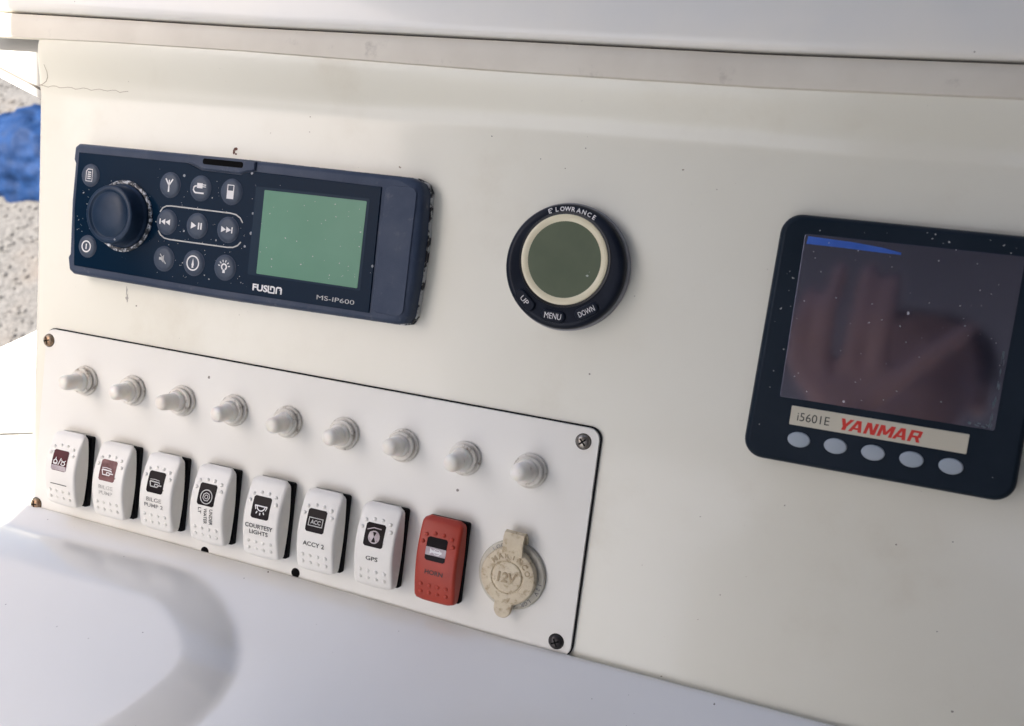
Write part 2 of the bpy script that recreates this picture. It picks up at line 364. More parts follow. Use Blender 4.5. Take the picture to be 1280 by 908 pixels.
# ledge in front of the dash foot: level in the world (drops 40 degrees in the dash frame)
A = RAD(40); LD = Vector((0, -math.sin(A), math.cos(A))); LN = Vector((0, math.cos(A), math.sin(A)))
LEDGE = [(-80, -108.6), (-20, -109.6), (129, -110.1), (198, -110.6), (336, -113.6), (370, -113.5), (520, -113.2), (800, -113)]
PODB = [(-400, 17), (60, 16.5), (100, 15.2), (122, 14.6), (136, 15.6), (150, 19), (168, 28), (182, 38), (193, 50), (199, 64), (199, 80), (193, 98), (182, 118), (160, 150), (120, 200), (60, 260)]
def pod(x, s):
    """raised steering pod: its foot follows PODB, inside it the moulding swells up"""
    p = Vector((x, s)); best = 1e9; inside = False; n = len(PODB); poly = PODB + [(-400, 260)]
    for i in range(n - 1):
        a = Vector(PODB[i]); b = Vector(PODB[i + 1]); d = b - a; t = max(0, min(1, (p - a).dot(d) / d.dot(d))); best = min(best, (p - a - d * t).length)
    m = len(poly)
    for i in range(m):
        (xa, ya), (xb, yb) = poly[i], poly[(i + 1) % m]
        if (ya > s) != (yb > s) and x < (xb - xa) * (s - ya) / (yb - ya) + xa: inside = not inside
    dd = best if inside else -best
    soft = 0.9 * math.log(1 + math.exp(min(30, dd / 0.9)))
    h = 25 * (1 - math.exp(-soft / 42)) * (1 - 0.4 * sm(90, 220, s))
    # low swell in the ledge beyond the pod
    h += 6 * math.exp(-(((x - 255) / 70) ** 2 + ((s - 105) / 45) ** 2)) * (0 if inside else 1 - math.exp(-best / 14))
    return h
def ledge_mesh():
    ss = [-1.6, -1.5, -0.9, 0.2, 1.6, 4, 6.5, 8.5] + [10 + 2.2 * k for k in range(46)] + [116, 124, 134, 146, 170, 200, 240]
    loops = []
    for i, s in enumerate(ss):
        row = []
        for k in range(232):
            x = -26 + 3.4 * k; y0 = lerp(LEDGE, x)
            h = {0: -22, 1: -2.2, 2: -0.7, 3: -0.15}.get(i, 0.0)
            h += (pod(x, s) if x < 420 else 0) - 0.02 * max(0, s - 10)
            row.append(tuple(Vector((x, y0, 4.6)) + LD * s + LN * h))
        loops.append(row)
    return loft(loops, False, False, False)
tag(obj('console_ledge', ledge_mesh(), 'gelcoat_ledge', smooth=70), kind='structure')

# ------------------------------------------------------------------ switch panel with its screws
panel = thing('switch_panel', (0, 0, 0), 'white rectangular switch plate with black edge screwed to the dash', 'switch panel')
obj('gasket', rbox(-3.4, 370.2, -116, 8.3, 6.5, 0, 1.4, 0.2), 'plate_core', panel)
obj('plate', rbox(-2.8, 369.4, -115.6, 7.6, 6, 1.3, 2.6, 0.35), 'plate', panel)
cross = join(flat([(-2.3, -.42), (2.3, -.42), (2.3, .42), (-2.3, .42)]), flat([(-.42, -2.3), (.42, -2.3), (.42, 2.3), (-.42, 2.3)], 0.01))
for (x, y, m, a) in ((0, 0, 'screw_rusty', .3), (361, 0, 'screw_steel', .75), (0, -108.3, 'screw_rusty', .1), (361, -108.3, 'screw_dark', .5)):
    s = obj('screw', lathe([(3.9, 2.5), (3.95, 3.0), (3.6, 3.9), (2.7, 4.6), (1.4, 4.95), (0.3, 5.0)], 28), m, panel, (x, y, 0))
    obj('cross_slot', cross, 'hole_black', s, (0, 0, 5.03), a, smooth=0)
    obj('washer', lathe([(4.3, 2.55), (4.3, 2.75), (3.9, 2.8)], 28, cap1=False), 'hole_black', s)
for x, y in ((199.1, -108.6), (134.5, -110.2)):
    obj('screw_hole', disc(2.9, 2.66, 24), 'hole_black', panel, (x, y, 0), smooth=0)

# ------------------------------------------------------------------ rubber breaker boots
NAMES = ['battery', 'faded bilge pump', 'bilge pump 2', 'underwater light', 'courtesy lights', 'accessory', 'GPS', 'red horn']
bases = [me_new('flange_ring', *lathe([(9.3, 0), (9.5, 0.9), (9.4, 1.7), (8.9, 2.2), (7.5, 2.3), (7.4, 2.9), (8.0, 3.1), (8.2, 3.7), (8.1, 4.6), (7.6, 5.1), (6.8, 5.2), (6.0, 5.0)], 40), 'boot_ring')]
dome = me_new('dome', *lathe([(6.6, 4.9), (6.9, 6.0), (6.7, 7.4), (6.2, 8.1), (5.5, 8.6), (5.3, 10), (5.25, 13), (5.2, 16.5), (5.05, 18.2), (4.6, 19.7), (3.6, 20.8), (2.0, 21.4), (0.3, 21.6)], 40), 'boot_rubber')
for i in range(9):
    lab = f'dirty white rubber breaker boot above the {NAMES[i]} switch' if i < 8 else 'dirty white rubber breaker boot above the capped power socket'
    b = thing('breaker_boot', (32.6 + 37.73 * i, -20.9 + random.uniform(-.4, .4), 2.6), lab, 'rubber boot', 'rubber boots in a row on the switch panel')
    obj('flange_ring', bases[0], None, b, rot=random.uniform(0, 6))
    obj('dirt_line', lathe([(7.62, 2.35), (7.62, 2.85)], 40, cap1=False), 'groove_dirt', b)
    d = obj('dome', dome, None, b, rot=random.uniform(0, 6)); d.rotation_euler = (random.uniform(-.09, .09), random.uniform(-.09, .09), random.uniform(0, 6)); d.scale = (.93, .93, random.uniform(.86, .94))

# ------------------------------------------------------------------ rocker switches
HW, HL = 12.2, 23.6
def make_prof(top, mid, bot, pk):
    def f(y):
        t = (HL - y) / (2 * HL)
        # smooth convex curve through (0,top),(pk,mid),(1,bot)
        if t < pk: u = 1 - t / pk; return mid - (mid - top) * u ** 1.9
        u = (t - pk) / (1 - pk); return mid - (mid - bot) * u ** 1.9
    return f
PROF_W = make_prof(8.6, 15.6, 10.6, 0.52); PROF_R = make_prof(10.2, 14.6, 10.4, 0.48)
def actuator(pf):
    loops = []; N = 34
    for j in range(N + 1):
        t = j / N; y = HL * math.cos(math.pi * t) if False else HL * (1 - 2 * t)
        d = min(y + HL, HL - y); r = 3.6
        w = HW - (r - math.sqrt(max(0, r * r - (r - d) ** 2)) if d < r else 0)
        z = pf(y) - (1.7 * (1 - d / 2.2) ** 2 if d < 2.2 else 0)
        zb = 7.0 - 2.2 * (1 - (y / HL) ** 2); zb = min(zb, z - 0.6)
        e = 1.9; row = [(-w - .2, y, zb)]
        row.append((-w, y, z - e))
        for k in range(1, 5):
            a = math.pi / 2 * k / 4; row.append((-w + e * (1 - math.cos(a)), y, z - e + e * math.sin(a)))
        for q in (-.5, 0, .5): row.append((q * (w - e) , y, z + 0.25 * (1 - q * q)))
        for k in range(4, 0, -1):
            a = math.pi / 2 * k / 4; row.append((w - e * (1 - math.cos(a)), y, z - e + e * math.sin(a)))
        row.append((w, y, z - e)); row.append((w + .2, y, zb))
        loops.append(row)
    return loft(loops, True, True, True)
def conform(g, pf, dz):
    return [(x, y, pf(y) + dz + 0.25 + z) for x, y, z in g[0]], g[1]
def grid_rr(x0, x1, y0, y1, r, n=10):
    """rounded patch in horizontal strips so that it can follow the curved face"""
    loops = []
    for k in range(n + 1):
        y = y0 + (y1 - y0) * k / n; d = min(y - y0, y1 - y); i = r - math.sqrt(max(0, r * r - (r - d) ** 2)) if d < r else 0
        loops.append([(x0 + i, y, 0), (x1 - i, y, 0)])
    return loft(loops, False, False, False)
def fine(g, pf): return conform(g, pf, 0.16)
dot = lathe([(1.25, -0.2), (1.15, 0.2), (0.8, 0.55), (0.25, 0.68)], 12)
DOTS = [(-7.6 + 5 * k, 15.4 - (1.2 if k in (0, 3) else 0)) for k in range(4)] + [(-9.0, 10.4), (8.6, 10.4)] + [(-7.6 + 5 * k, -13.2) for k in range(4)] + [(-7.6 + 5 * k, -17.6) for k in range(4)]
def icon(kind):
    S = lambda P, w=0.75, c=False: stroke(P, w, 0, c)
    if kind == 'battery':
        return join(S([(-4.6, 2.2), (-3.2, 3.4), (-1.8, 2.2), (-2.2, 0.4), (-4.2, 0.4)], .7, True), S([(-5, 1), (-1.4, 1)], .5), S([(-3.2, 3.2), (-3.2, 4.6)], .5), S([(-0.8, 0), (0.9, 4.4)], .6),
                    S([(1.4, .6), (2.2, 2.4), (3.4, 2.6), (4.6, 1.2), (3.4, .2)], .7, True), S([(2.2, 2.4), (1.4, 3.6)], .5), S([(3.8, 2.5), (4.8, 3.5)], .5))
    if kind == 'pump':
        return join(S([(-4.2, 1.6), (-3.2, -1.4), (1.6, -1.4), (2.4, -0.2), (4.6, -0.2)]), S([(-4.2, 1.6), (2.6, 1.4), (3.0, 0.6)]), S([(-0.6, 0.2), (2.0, 0.1)], .6), S([(-0.4, 0.2), (-0.4, -1.2)], .6), S([(-4.4, 2.6), (-1, 2.9), (2.6, 2.5)], .4))
    if kind == 'light_ring':
        return join(S(arc(0, 0, 4.0, 0, 345, 28), .6, True), S(arc(0, 0, 2.4, 0, 300, 6), .6, True), S(arc(0, 0, 1.1, 0, 330, 12), .5, True))
    if kind == 'lamp':
        return join(S([(-4.2, 1.6), (4.2, 1.6)], .7), S(arc(0, 1.6, 2.7, 180, 360, 14), .65), S([(-4, 1.4), (-3.2, -0.6)], .5), S([(4, 1.4), (3.2, -0.6)], .5), S([(0, -2.2), (0, -3.6)], .7), S([(-2, -1.6), (-2.7, -2.9)], .65), S([(2, -1.6), (2.7, -2.9)], .65))
    if kind == 'acc':
        return join(S([(-4.4, -2.2), (4.4, -2.2), (4.4, 2.2), (-4.4, 2.2)], .7, True), moved(text('ACC', 2.4, 6.4, .03), 0, 0))
    if kind == 'gps':
        return join(S(arc(0, -.4, 3.2, 0, 345, 20), .7, True), S([(-1.6, 2.2), (-0.5, -.2), (-1.8, -2.8)], .9), S([(1.6, 2.2), (0.5, -.2), (1.8, -2.8)], .9), S([(-4.8, 3.2), (-1, 4.6), (3.6, 4.4)], .5), moved(flat(blob(1.3, 1.9)), -2, .2), moved(flat(blob(1.2, 2.2)), 2, -.2))
    if kind == 'horn':
        return join(flat([(-3.4, -1.5), (-2.2, -.6), (3.6, -.7), (3.6, .5), (-2.2, .6), (-3.4, 1.6)]), S([(-1, .5), (-.4, 1.3), (2, 1.3), (2.6, .5)], .4), S([(-1, -.6), (-.4, -1.4), (2, -1.4), (2.6, -.6)], .4))
bezel = me_new('bezel', *join(rbox(-12.2, 12.2, -23.4, 22.0, 1.2, 0, 3.2, 0.4), rbox(-10.6, 10.6, -21, 20, 1, 3, 8.0, .3)), 'black_plastic')
act = {'w': me_new('actuator', *actuator(PROF_W), 'rocker_white', 50), 'r': me_new('actuator', *actuator(PROF_R), 'rocker_red', 50)}
ROCK = [
    ('w', 'lens_wine', 'battery', 'icon_white', [], None, 'white rocker switch with wine red battery symbol window and rubbed-out lettering'),
    ('w', 'lens_faded', 'pump', 'icon_white', [('BILGE', 1, 2.4, 11), ('PUMP', -2.6, 2.4, 10.4)], 'ink_worn', 'white rocker switch with faded pinkish window and worn BILGE PUMP lettering'),
    ('w', 'lens_black', 'pump', 'icon_grey', [('BILGE', .8, 2.5, 11.2), ('PUMP 2', -2.9, 2.5, 13.8)], 'ink_half', 'white rocker switch with black window reading BILGE PUMP 2'),
    ('w', 'lens_black', 'light_ring', 'icon_grey', [('UNDER', None, 2.3, 9.6), ('WATER', None, 2.3, 9.6), ('LT', None, 2.2, 3.6)], 'ink', 'white rocker switch with ring symbol and sideways UNDER WATER LT lettering'),
    ('w', 'lens_black', 'lamp', 'icon_white', [('COURTESY', .4, 2.6, 18.6), ('LIGHTS', -3.2, 2.6, 12.6)], 'ink', 'white rocker switch with lamp symbol reading COURTESY LIGHTS'),
    ('w', 'lens_black', 'acc', 'icon_grey', [('ACCY 2', -2.0, 2.7, 13.8)], 'ink', 'white rocker switch with boxed ACC symbol reading ACCY 2'),
    ('w', 'lens_black', 'gps', 'lens_pale', [('GPS', -1.6, 2.4, 7.4)], 'ink', 'white rocker switch with scuffed window reading GPS'),
    ('r', 'lens_black', 'horn', 'icon_white', [('HORN', -1.4, 2.7, 10.6)], 'ink', 'red rocker switch reading HORN between GPS switch and power socket'),
]
for i, (col, lens, ic, icm, words, inkm, lab) in enumerate(ROCK):
    pf = PROF_W if col == 'w' else PROF_R
    r = thing('rocker_switch', (32.0 + 37.25 * i + (0.6 if i in (1, 4) else 0), -77.5, 2.6), lab, 'switch', 'rocker switches in a row on the switch panel')
    obj('bezel', bezel, None, r)
    a = obj('actuator', act[col], None, r)
    ox = -0.6
    yc = 7.2 if i else 6.4
    ln = obj('window', conform(grid_rr(ox - 6.0, ox + 6.0, yc - 6.4, yc + 6.4, 1.0, 14), pf, 0.06), lens, r)
    if ic == 'horn':
        obj('stripe', conform(moved(grid_rr(-6.0, 6.0, -2.2, 2.2, .1, 4), ox, yc - 1.2), pf, 0.09), 'lens_pale', ln, smooth=0)
    if ic == 'battery':
        obj('stripe', conform(moved(grid_rr(-5.8, 5.8, -1.5, 1.5, .3, 4), ox, yc - 4.6), pf, 0.09), 'lens_pale', ln, smooth=0)
    obj('symbol', conform(moved(icon(ic), ox, yc - (1.2 if ic in ('pump', 'horn', 'light_ring') else 2.8 if ic == 'battery' else 0.6)), pf, 0.13), icm, ln, smooth=0)
    if ic == 'light_ring':
        for (w, h_, wd), x in zip([(q[0], q[2], q[3]) for q in words], (4.0, 0.1, -4.0)):
            g = moved(text(w, h_, wd, .012), x, -5.4 if w != 'LT' else -2.6, 0, -math.pi / 2)
            obj('lettering', fine(g, pf), inkm, a, smooth=0)
    else:
        for w, y, h_, wd in words:
            obj('lettering', fine(moved(text(w, h_, wd, .012), ox + .3, y - 4.2), pf), inkm, a, smooth=0)
    if i == 0:
        obj('rubbed_line', fine(grid_rr(-6.6, 6.4, -9.0, -8.5, .05, 2), pf), 'ink', a, smooth=0)
    gd = obj('grip_dots', join(*[moved(dot, x, y, pf(y) + .12) for x, y in DOTS]), 'rocker_white' if col == 'w' else 'rocker_red', a); gd['kind'] = 'stuff'

# ------------------------------------------------------------------ 12 V power socket
sk = thing('power_socket', (332, -78.2, 2.6), 'grimy beige 12V power socket with its round flip cap shut', 'power socket')
obj('flange', lathe([(18.9, 0), (18.9, 1.6), (18.3, 2.4), (17, 2.7), (13, 2.9), (12.6, 2.0)], 64), 'outlet_flange', sk)
cap = obj('cap', lathe([(13.6, 2.0), (15.2, 2.6), (15.6, 4.0), (15.5, 6.2), (14.9, 7.2), (13.8, 7.6), (9.3, 7.7), (8.9, 7.2), (8.5, 7.2), (8.1, 7.9), (7.4, 8.1)], 64), 'outlet_cap', sk, (-0.3, 0.3, 0))
obj('lettering', moved(text('12V', 5.6, 11.0, .03, .12, .45), 0.1, -.2, 0, .02), 'outlet_letter', cap, (0, 0, 8.05), smooth=0)
obj('lettering', arc_text('MARINCO', 0, 0, 11.6, 78, 3.0, 19, .02, .4), 'outlet_letter', cap, (0, 0, 7.55), smooth=0)
def ribbon(P, w0, th=1.6, x0=0):
    loops = []
    for i, (y, z) in enumerate(P):
        a = Vector(P[max(0, i - 1)]); b = Vector(P[min(len(P) - 1, i + 1)]); t = (b - a).normalized(); n = Vector((-t.y, t.x)) * th / 2
        loops.append([(x0 - w0, y - n.x, z - n.y), (x0 + w0, y - n.x, z - n.y), (x0 + w0, y + n.x, z + n.y), (x0 - w0, y + n.x, z + n.y)])
    return loft(loops)
obj('hinge_strap', ribbon([(18.6, 1.0), (21.2, 2.2), (23.6, 4.4), (24.6, 6.6), (24.0, 8.4), (22.0, 9.2), (18.0, 9.0), (14.2, 7.9), (12.8, 7.0)], 5.6, 1.8, 0.6), 'outlet_cap', sk, rot=-.03)
tg = [(-5.2, -12.5)] + arc(0, -17.6, 4.9, 180, 360, 14) + [(5.2, -12.5)]
obj('pull_tab', poly_prism(tg, 5.0, 7.2, .5), 'outlet_cap', sk, rot=-.06)
for w_, a_, st_ in (('LOCK', 118, 9), ('12V', -14, 9), ('LGR', -52, 8)): obj('lettering', arc_text(w_, 0, 0, 16.7, a_, 2.3, st_, .02), 'ink_half', sk, (0, 0, 2.82), smooth=0)

# ------------------------------------------------------------------ marine stereo
st = thing('marine_stereo', (0, 0, 0), 'scuffed dark blue marine stereo with round knob and green screen', 'stereo')
def sbody(i, z, ri=0.0):
    # slightly barrel-sided outline with chamfered corners
    P = []; x0, x1, y0, y1 = 17.6 + i, 259.2 - i - ri, 45.4 + i, 126.2 - i
    cor = [(x0 + 6.5, y0 + .2), ((x0 + x1) / 2, y0 - .9), (x1 - 9, y0 + .4), (x1 - 4.0, y0 + 1.6), (x1 - 1.4, y0 + 6), (x1 - .1, (y0 + y1) / 2 - 14), (x1, (y0 + y1) / 2 + 8), (x1 - 1.2, y1 - 8), (x1 - 4, y1 - 3.2), (x1 - 10, y1 - 1.0),
           ((x0 + x1) / 2, y1), (x0 + 3, y1 - .2), (x0 + .5, y1 - 2.0), (x0 + .2, y1 - 9), (x0 + 1.6, y1 - 11), (x0 + 1.3, (y0 + y1) / 2 + 5), (x0 + 3.0, y0 + 11), (x0 + 1.7, y0 + 9), (x0 + 3.2, y0 + 2.2)]
    return [(x, y, z) for x, y in cor]
obj('gasket', loft([sbody(-.6, 0), sbody(-.6, 3.2), sbody(.2, 3.4)]), 'flaking_edge', st)
obj('body', loft([sbody(0, 3.3), sbody(0, 9.5), sbody(.4, 11.4, .6), sbody(1.2, 12.6, 2), sbody(2.4, 13.1, 3.6)]), 'stereo_body', st, smooth=40)
glass = [(26.2, 51.2), (130, 49.8), (234.2, 50.0), (233.4, 118.4), (152, 119.6), (146, 118.4), (142, 116.8), (115, 117.2), (111, 118.6), (104.5, 120.6), (23.2, 120.4), (23.0, 86)]
obj('face_plate', poly_prism(glass, 12.6, 13.9, .35), 'stereo_glass', st, smooth=20)
tabP = [(105, 121.2), (111.6, 119.2), (115.4, 117.9), (142, 117.5), (146, 119), (152, 120.2), (152, 125.2), (105, 125.6)]
tb = obj('release_tab', poly_prism(tabP, 12.8, 14.6, .8), 'stereo_body', st, smooth=20)
obj('slot', rbox(116, 144, 120.8, 124.2, 1.4, 14.55, 14.7, .05), 'hole_black', tb)
obj('end_grip', rbox(235.6, 254.6, 50.5, 120, 4, 12.9, 13.45, .3), 'stereo_body', st)
ls = obj('lcd_surround', rbox(153.6, 227.4, 61.2, 111.6, 1, 13.85, 14.0, .1), 'lcd_frame', st)
obj('lcd_screen', rbox(159.6, 225.6, 62.4, 110, .6, 13.95, 14.12, .1), 'stereo_lcd', ls)
# knob
kn = obj('volume_knob', lathe([(19.2, 13.8), (19.0, 16), (17.9, 17.2), (17.4, 22), (17.3, 25.0), (16.9, 26.0), (16.0, 26.5), (14.6, 26.4), (13.9, 25.7), (13.4, 25.6), (12.6, 26.1), (8, 26.9), (3, 27.1), (.3, 27.1)], 64), 'stereo_knob', st, (61.6, 85.2, 0))
obj('scuffed_ring', lathe([(21.5, 13.7), (21.5, 14.6), (21.0, 15.0), (19.6, 15.0), (19.2, 14.4)], 64, cap1=False), 'scuffed_ring', kn)
btn = me_new('button', *lathe([(7.1, 13.7), (7.1, 14.2), (6.6, 14.7), (5, 15.0), (2, 15.1), (.2, 15.1)], 36), 'stereo_button')
rim = me_new('button_rim', *lathe([(7.6, 13.8), (7.5, 14.1), (7.0, 14.1)], 36, cap1=False), 'stereo_body')
def T3(P): return flat(P)
S_ = lambda P, w=.8, c=False: stroke(P, w, 0, c)
ICONS = {
    'tuner': join(S_([(0, -4.2), (0, 0.4)], 1.0), S_([(0, -.4), (-2.6, 3.6)], .9), S_([(0, -.4), (2.6, 3.6)], .9), S_([(0, 0), (0, 3.0)], .8)),
    'plug': join(S_([(3.4, -2.8), (-2.6, -2.8)] + [(-3.4, -2.4), (-4.2, -1.2), (-4.0, .2), (-3.2, 1.0), (-2, 1.2)], .9), flat([(-1.8, 0), (2.2, 0), (2.2, 3), (-1.8, 3)]), flat([(2.2, .8), (4.6, .8), (4.6, 1.3), (2.2, 1.3)]), flat([(2.2, 1.9), (4.6, 1.9), (4.6, 2.4), (2.2, 2.4)])),
    'player': join(flat([(-2.4, -4.2), (2.4, -4.2), (2.4, .6), (-2.4, .6)]), S_([(-2.1, .6), (-2.1, 3.8), (2.1, 3.8), (2.1, .6)], .7)),
    'prev': join(flat([(-4.6, -1.6), (-3.8, -1.6), (-3.8, 1.6), (-4.6, 1.6)]), flat([(-3.4, 0), (-.4, -1.8), (-.4, 1.8)]), flat([(-.2, 0), (3.2, -1.8), (3.2, 1.8)])),
    'play': join(flat([(-3.6, -2), (.2, 0), (-3.6, 2)]), flat([(1.4, -2), (2.4, -2), (2.4, 2), (1.4, 2)]), flat([(3.2, -2), (4.2, -2), (4.2, 2), (3.2, 2)])),
    'next': join(flat([(-4, -1.8), (-.6, 0), (-4, 1.8)]), flat([(-.4, -1.8), (3, 0), (-.4, 1.8)]), flat([(3.2, -1.8), (4.0, -1.8), (4.0, 1.8), (3.2, 1.8)])),
    'mute': join(flat([(-2.8, -.8), (-1.2, -.8), (.8, -2.4), (.8, 2.4), (-1.2, .8), (-2.8, .8)]), S_([(-2.2, 2.8), (2.4, -2.8)], .6)),
    'clock': join(S_(arc(0, 0, 4.2, 0, 345, 26), .8, True), flat([(-.9, -1.4), (.9, -1.4), (0, 3)]), flat([(-.7, -2.8), (.7, -2.8), (.5, -1.4), (-.5, -1.4)])),
    'bulb': join(S_(arc(0, .4, 1.7, -60, 240, 14), .9), flat([(-.9, -3.2), (.9, -3.2), (.8, -1.2), (-.8, -1.2)]), *[S_([(2.8 * math.cos(RAD(a)), .4 + 2.8 * math.sin(RAD(a))), (4.2 * math.cos(RAD(a)), .4 + 4.2 * math.sin(RAD(a)))], .55) for a in (10, 42, 74, 106, 138, 170)]),
    'power': join(S_(arc(0, 0, 3.6, 0, 345, 26), .9, True), S_([(0, -1.8), (0, 1.8)], .9)),
    'menu': join(S_([(-2.6, -4), (2.6, -4), (2.6, 4), (-1.2, 4), (-2.6, 2.6)], .55, True), S_([(-1.4, 2), (1.4, 2)], .7), S_([(-1.4, .6), (1.4, .6)], .7), S_([(-1.4, -.8), (1.4, -.8)], .7), S_([(-1.4, -2.2), (1.4, -2.2)], .7)),
}
for name, x, y, sc in [('tuner', 94, 106.8, 1), ('plug', 115.8, 106.8, 1), ('player', 137.5, 106.8, 1), ('prev', 94, 85, 1), ('play', 115.8, 85, 1), ('next', 137.5, 85, 1), ('mute', 94.2, 63.2, 1), ('clock', 116, 63.2, 1), ('bulb', 138, 63.2, 1), ('menu', 33.9, 107.2, .92), ('power', 36, 64, .92)]:
    b = obj('button', btn, None, st, (x, y, 0)); b.scale = (sc, sc, 1)
    obj('symbol', moved(ICONS[name], 0, 0, 0, 0, .98), 'icon_white' if name != 'mute' else 'icon_grey', b, (0, 0, 15.16), smooth=0)
    obj('button_rim', rim, None, b)
pill = [(88.2, 90.4)] + [(90, 93.0), (92.4, 94.3), (96, 94.7)] + [(138, 94.7), (142, 94.2), (145, 92.6), (147, 90)]
obj('guide_line', stroke(pill, .75), 'icon_grey', st, (0, 0, 13.96), smooth=0)
obj('guide_line', stroke([(88.2, 79.4), (90, 77), (93, 75.4), (97, 75), (138, 75), (142, 75.4), (145, 76.8), (147, 79)], .75), 'icon_grey', st, (0, 0, 13.96), smooth=0)
fus = join(moved(text('FUS', 4.0, 10.2, .035), -4.6), moved(stroke([(1.0, 2.0), (1.0, -1.2), (1.6, -1.8), (5.0, -1.8), (5.0, 1.2), (4.0, 1.6), (2.6, 1.6), (2.6, -.4)], 1.0), 0, 0), moved(stroke([(6.4, -2.0), (6.4, 1.0), (7.0, 1.6), (9.0, 1.6), (9.6, 1.0), (9.6, -2.0)], 1.0), 0, 0))
obj('lettering', fus, 'icon_white', st, (167.6, 54.6, 13.96), smooth=0)
obj('lettering', text('MS-IP600', 2.5, 24, 0), 'icon_grey', st, (212.6, 54.3, 13.96), smooth=0)

# ------------------------------------------------------------------ round gauge
ga = thing('round_gauge', (340, 88.2, 0), 'black round gauge with cream ring around its dark green screen', 'gauge')
obj('gasket', lathe([(32.9, 0), (32.9, 4.0), (32.6, 4.8), (31.6, 5.0)], 72, cap1=False), 'gauge_gasket', ga)
obj('bezel', lathe([(32.1, 4.8), (32.2, 6.4), (31.9, 8), (31.2, 9.4), (30.2, 10.1), (28.4, 10.2), (26, 9.9), (0.5, 9.8)], 72), 'gauge_black', ga, smooth=50)
obj('ring_recess', lathe([(24.6, 9.7), (24.4, 10.3), (23.2, 10.0), (.5, 10.0)], 64, cy=3.6), 'gauge_trench', ga)
obj('cream_ring', lathe([(23.1, 9.9), (23.0, 10.6), (22.2, 10.9), (20.4, 10.6), (19.5, 10.2)], 72, cap1=False, cy=3.6), 'gauge_ring', ga)
obj('lcd_screen', lathe([(20.0, 10.15), (19.8, 10.2)], 64, cy=3.6), 'gauge_lcd', ga)
for w, x, y, a, hh, ww in (('UP', -18.0, -19.6, -.72, 2.6, 5.0), ('MENU', -1.8, -25.6, -.02, 3.0, 9.0), ('DOWN', 15.6, -20.9, .56, 2.8, 9.0)):
    b = obj('button', rbox(-6.6, 6.6, -3.3, 3.3, 3.0, 9.6, 11.2, .9), 'gauge_black', ga, (x, y, 0), a)
    obj('lettering', text(w, hh, ww, .0), 'icon_white', b, (0, 0, 11.24), smooth=0)
mark = join(S_([(-1.2, 1.4), (-1.2, -1.4), (.6, -1.4)], .7), S_([(-1.2, 0), (.4, 0)], .6), S_([(-1.2, 1.3), (1.2, 1.5)], .5), S_([(1.3, .4), (1.3, 1.6)], .5))
obj('lettering', arc_text('LOWRANCE', 0, 0, 29.3, 84.1, 2.3, 5.75, .02), 'icon_white', ga, (0, 0, 10.3), smooth=0)
obj('emblem', moved(mark, 29.3 * math.cos(RAD(111)), 29.3 * math.sin(RAD(111)), 0, .36, .72), 'icon_white', ga, (0, 0, 10.3), smooth=0)

# ------------------------------------------------------------------ engine display
def yanmar():
    """heavy slanted capitals, each limb a quad"""
    W = 1.45; H = 5.4; gs = []; zz = [0]
    def limb(x0, y0, x1, y1, w=W):
        zz[0] += .004; gs.append(([(x0 - w / 2, y0, zz[0]), (x0 + w / 2, y0, zz[0]), (x1 + w / 2, y1, zz[0]), (x1 - w / 2, y1, zz[0])], [(0, 1, 2, 3)]))
    def barh(x0, x1, y, t=1.05):
        zz[0] += .004; gs.append(([(x0, y - t / 2, zz[0]), (x1, y - t / 2, zz[0]), (x1, y + t / 2, zz[0]), (x0, y + t / 2, zz[0])], [(0, 1, 2, 3)]))
    def A_(x): limb(x + .8, 0, x + 2.7, H, 1.5); limb(x + 4.9, 0, x + 3.2, H, 1.5); barh(x + 1.6, x + 4.4, 1.5, .95)
    limb(2.6, 0, 2.6, 2.6, 1.7); limb(2.4, 2.0, .8, H, 1.6); limb(2.8, 2.0, 4.6, H, 1.6)
    A_(4.6)
    x = 10.9; limb(x + .8, 0, x + .8, H); limb(x + 4.3, 0, x + 4.3, H); limb(x + 3.9, 0, x + 1.2, H, 1.5)
    x = 16.6; limb(x + .8, 0, x + .8, H); limb(x + 5.6, 0, x + 5.6, H); limb(x + 3.2, 1.0, x + 1.2, H, 1.4); limb(x + 3.2, 1.0, x + 5.2, H, 1.4)
    A_(23.0)
    x = 29.2; limb(x + .8, 0, x + .8, H); barh(x + .8, x + 4.2, H - .55); barh(x + .8, x + 4.2, 2.5, 1.0); limb(x + 4.2, 2.2, x + 4.2, H - .2, 1.4); limb(x + 4.6, 0, x + 3.2, 2.4, 1.5)
    V, F = join(*gs); s_ = 37.0 / 35.6
    return [((a + .24 * b - 17.6) * s_, b - H / 2, c) for a, b, c in V], F
dp = thing('engine_display', (0, 0, 0), 'dark square engine display with beige name strip and five grey buttons', 'display')
def ybox(i, z, r):
    P = rr(441.5 + i, 561.5 - i, 9.0 + i, 126.6 - i, r - i, z, 8); return [(x + 2.2 * (y - 10) / 116 * (1 if x < 500 else -.4), y, zz) for x, y, zz in P]
obj('housing', loft([ybox(.2, 0, 9.5), ybox(0, 5.2, 9.5), ybox(.2, 6.6, 9.5), ybox(.8, 7.8, 9.5), ybox(1.6, 8.6, 9.5), ybox(2.8, 9.0, 9.5)]), 'display_housing', dp, smooth=30)
sc_ = obj('screen', rbox(455.2, 548.4, 40.2, 117.6, 1, 8.95, 9.2, .15), 'display_glass', dp)
obj('blue_bar', loft([[(456.4, 113.0, 0), (456.8, 116.6, 0)], [(476, 112.9, 0), (476, 116.0, 0)], [(490, 112.6, 0), (490, 114.9, 0)], [(498, 112.6, 0), (498, 113.5, 0)]], False, False, False), 'display_bar', sc_, (0, 0, 9.24), smooth=0)  # flat blue bar coloured onto the screen, tapering to the right
sb = obj('name_strip', rbox(461.4, 538.8, 27.9, 36.9, .5, 8.9, 9.4, .15), 'display_label', dp)
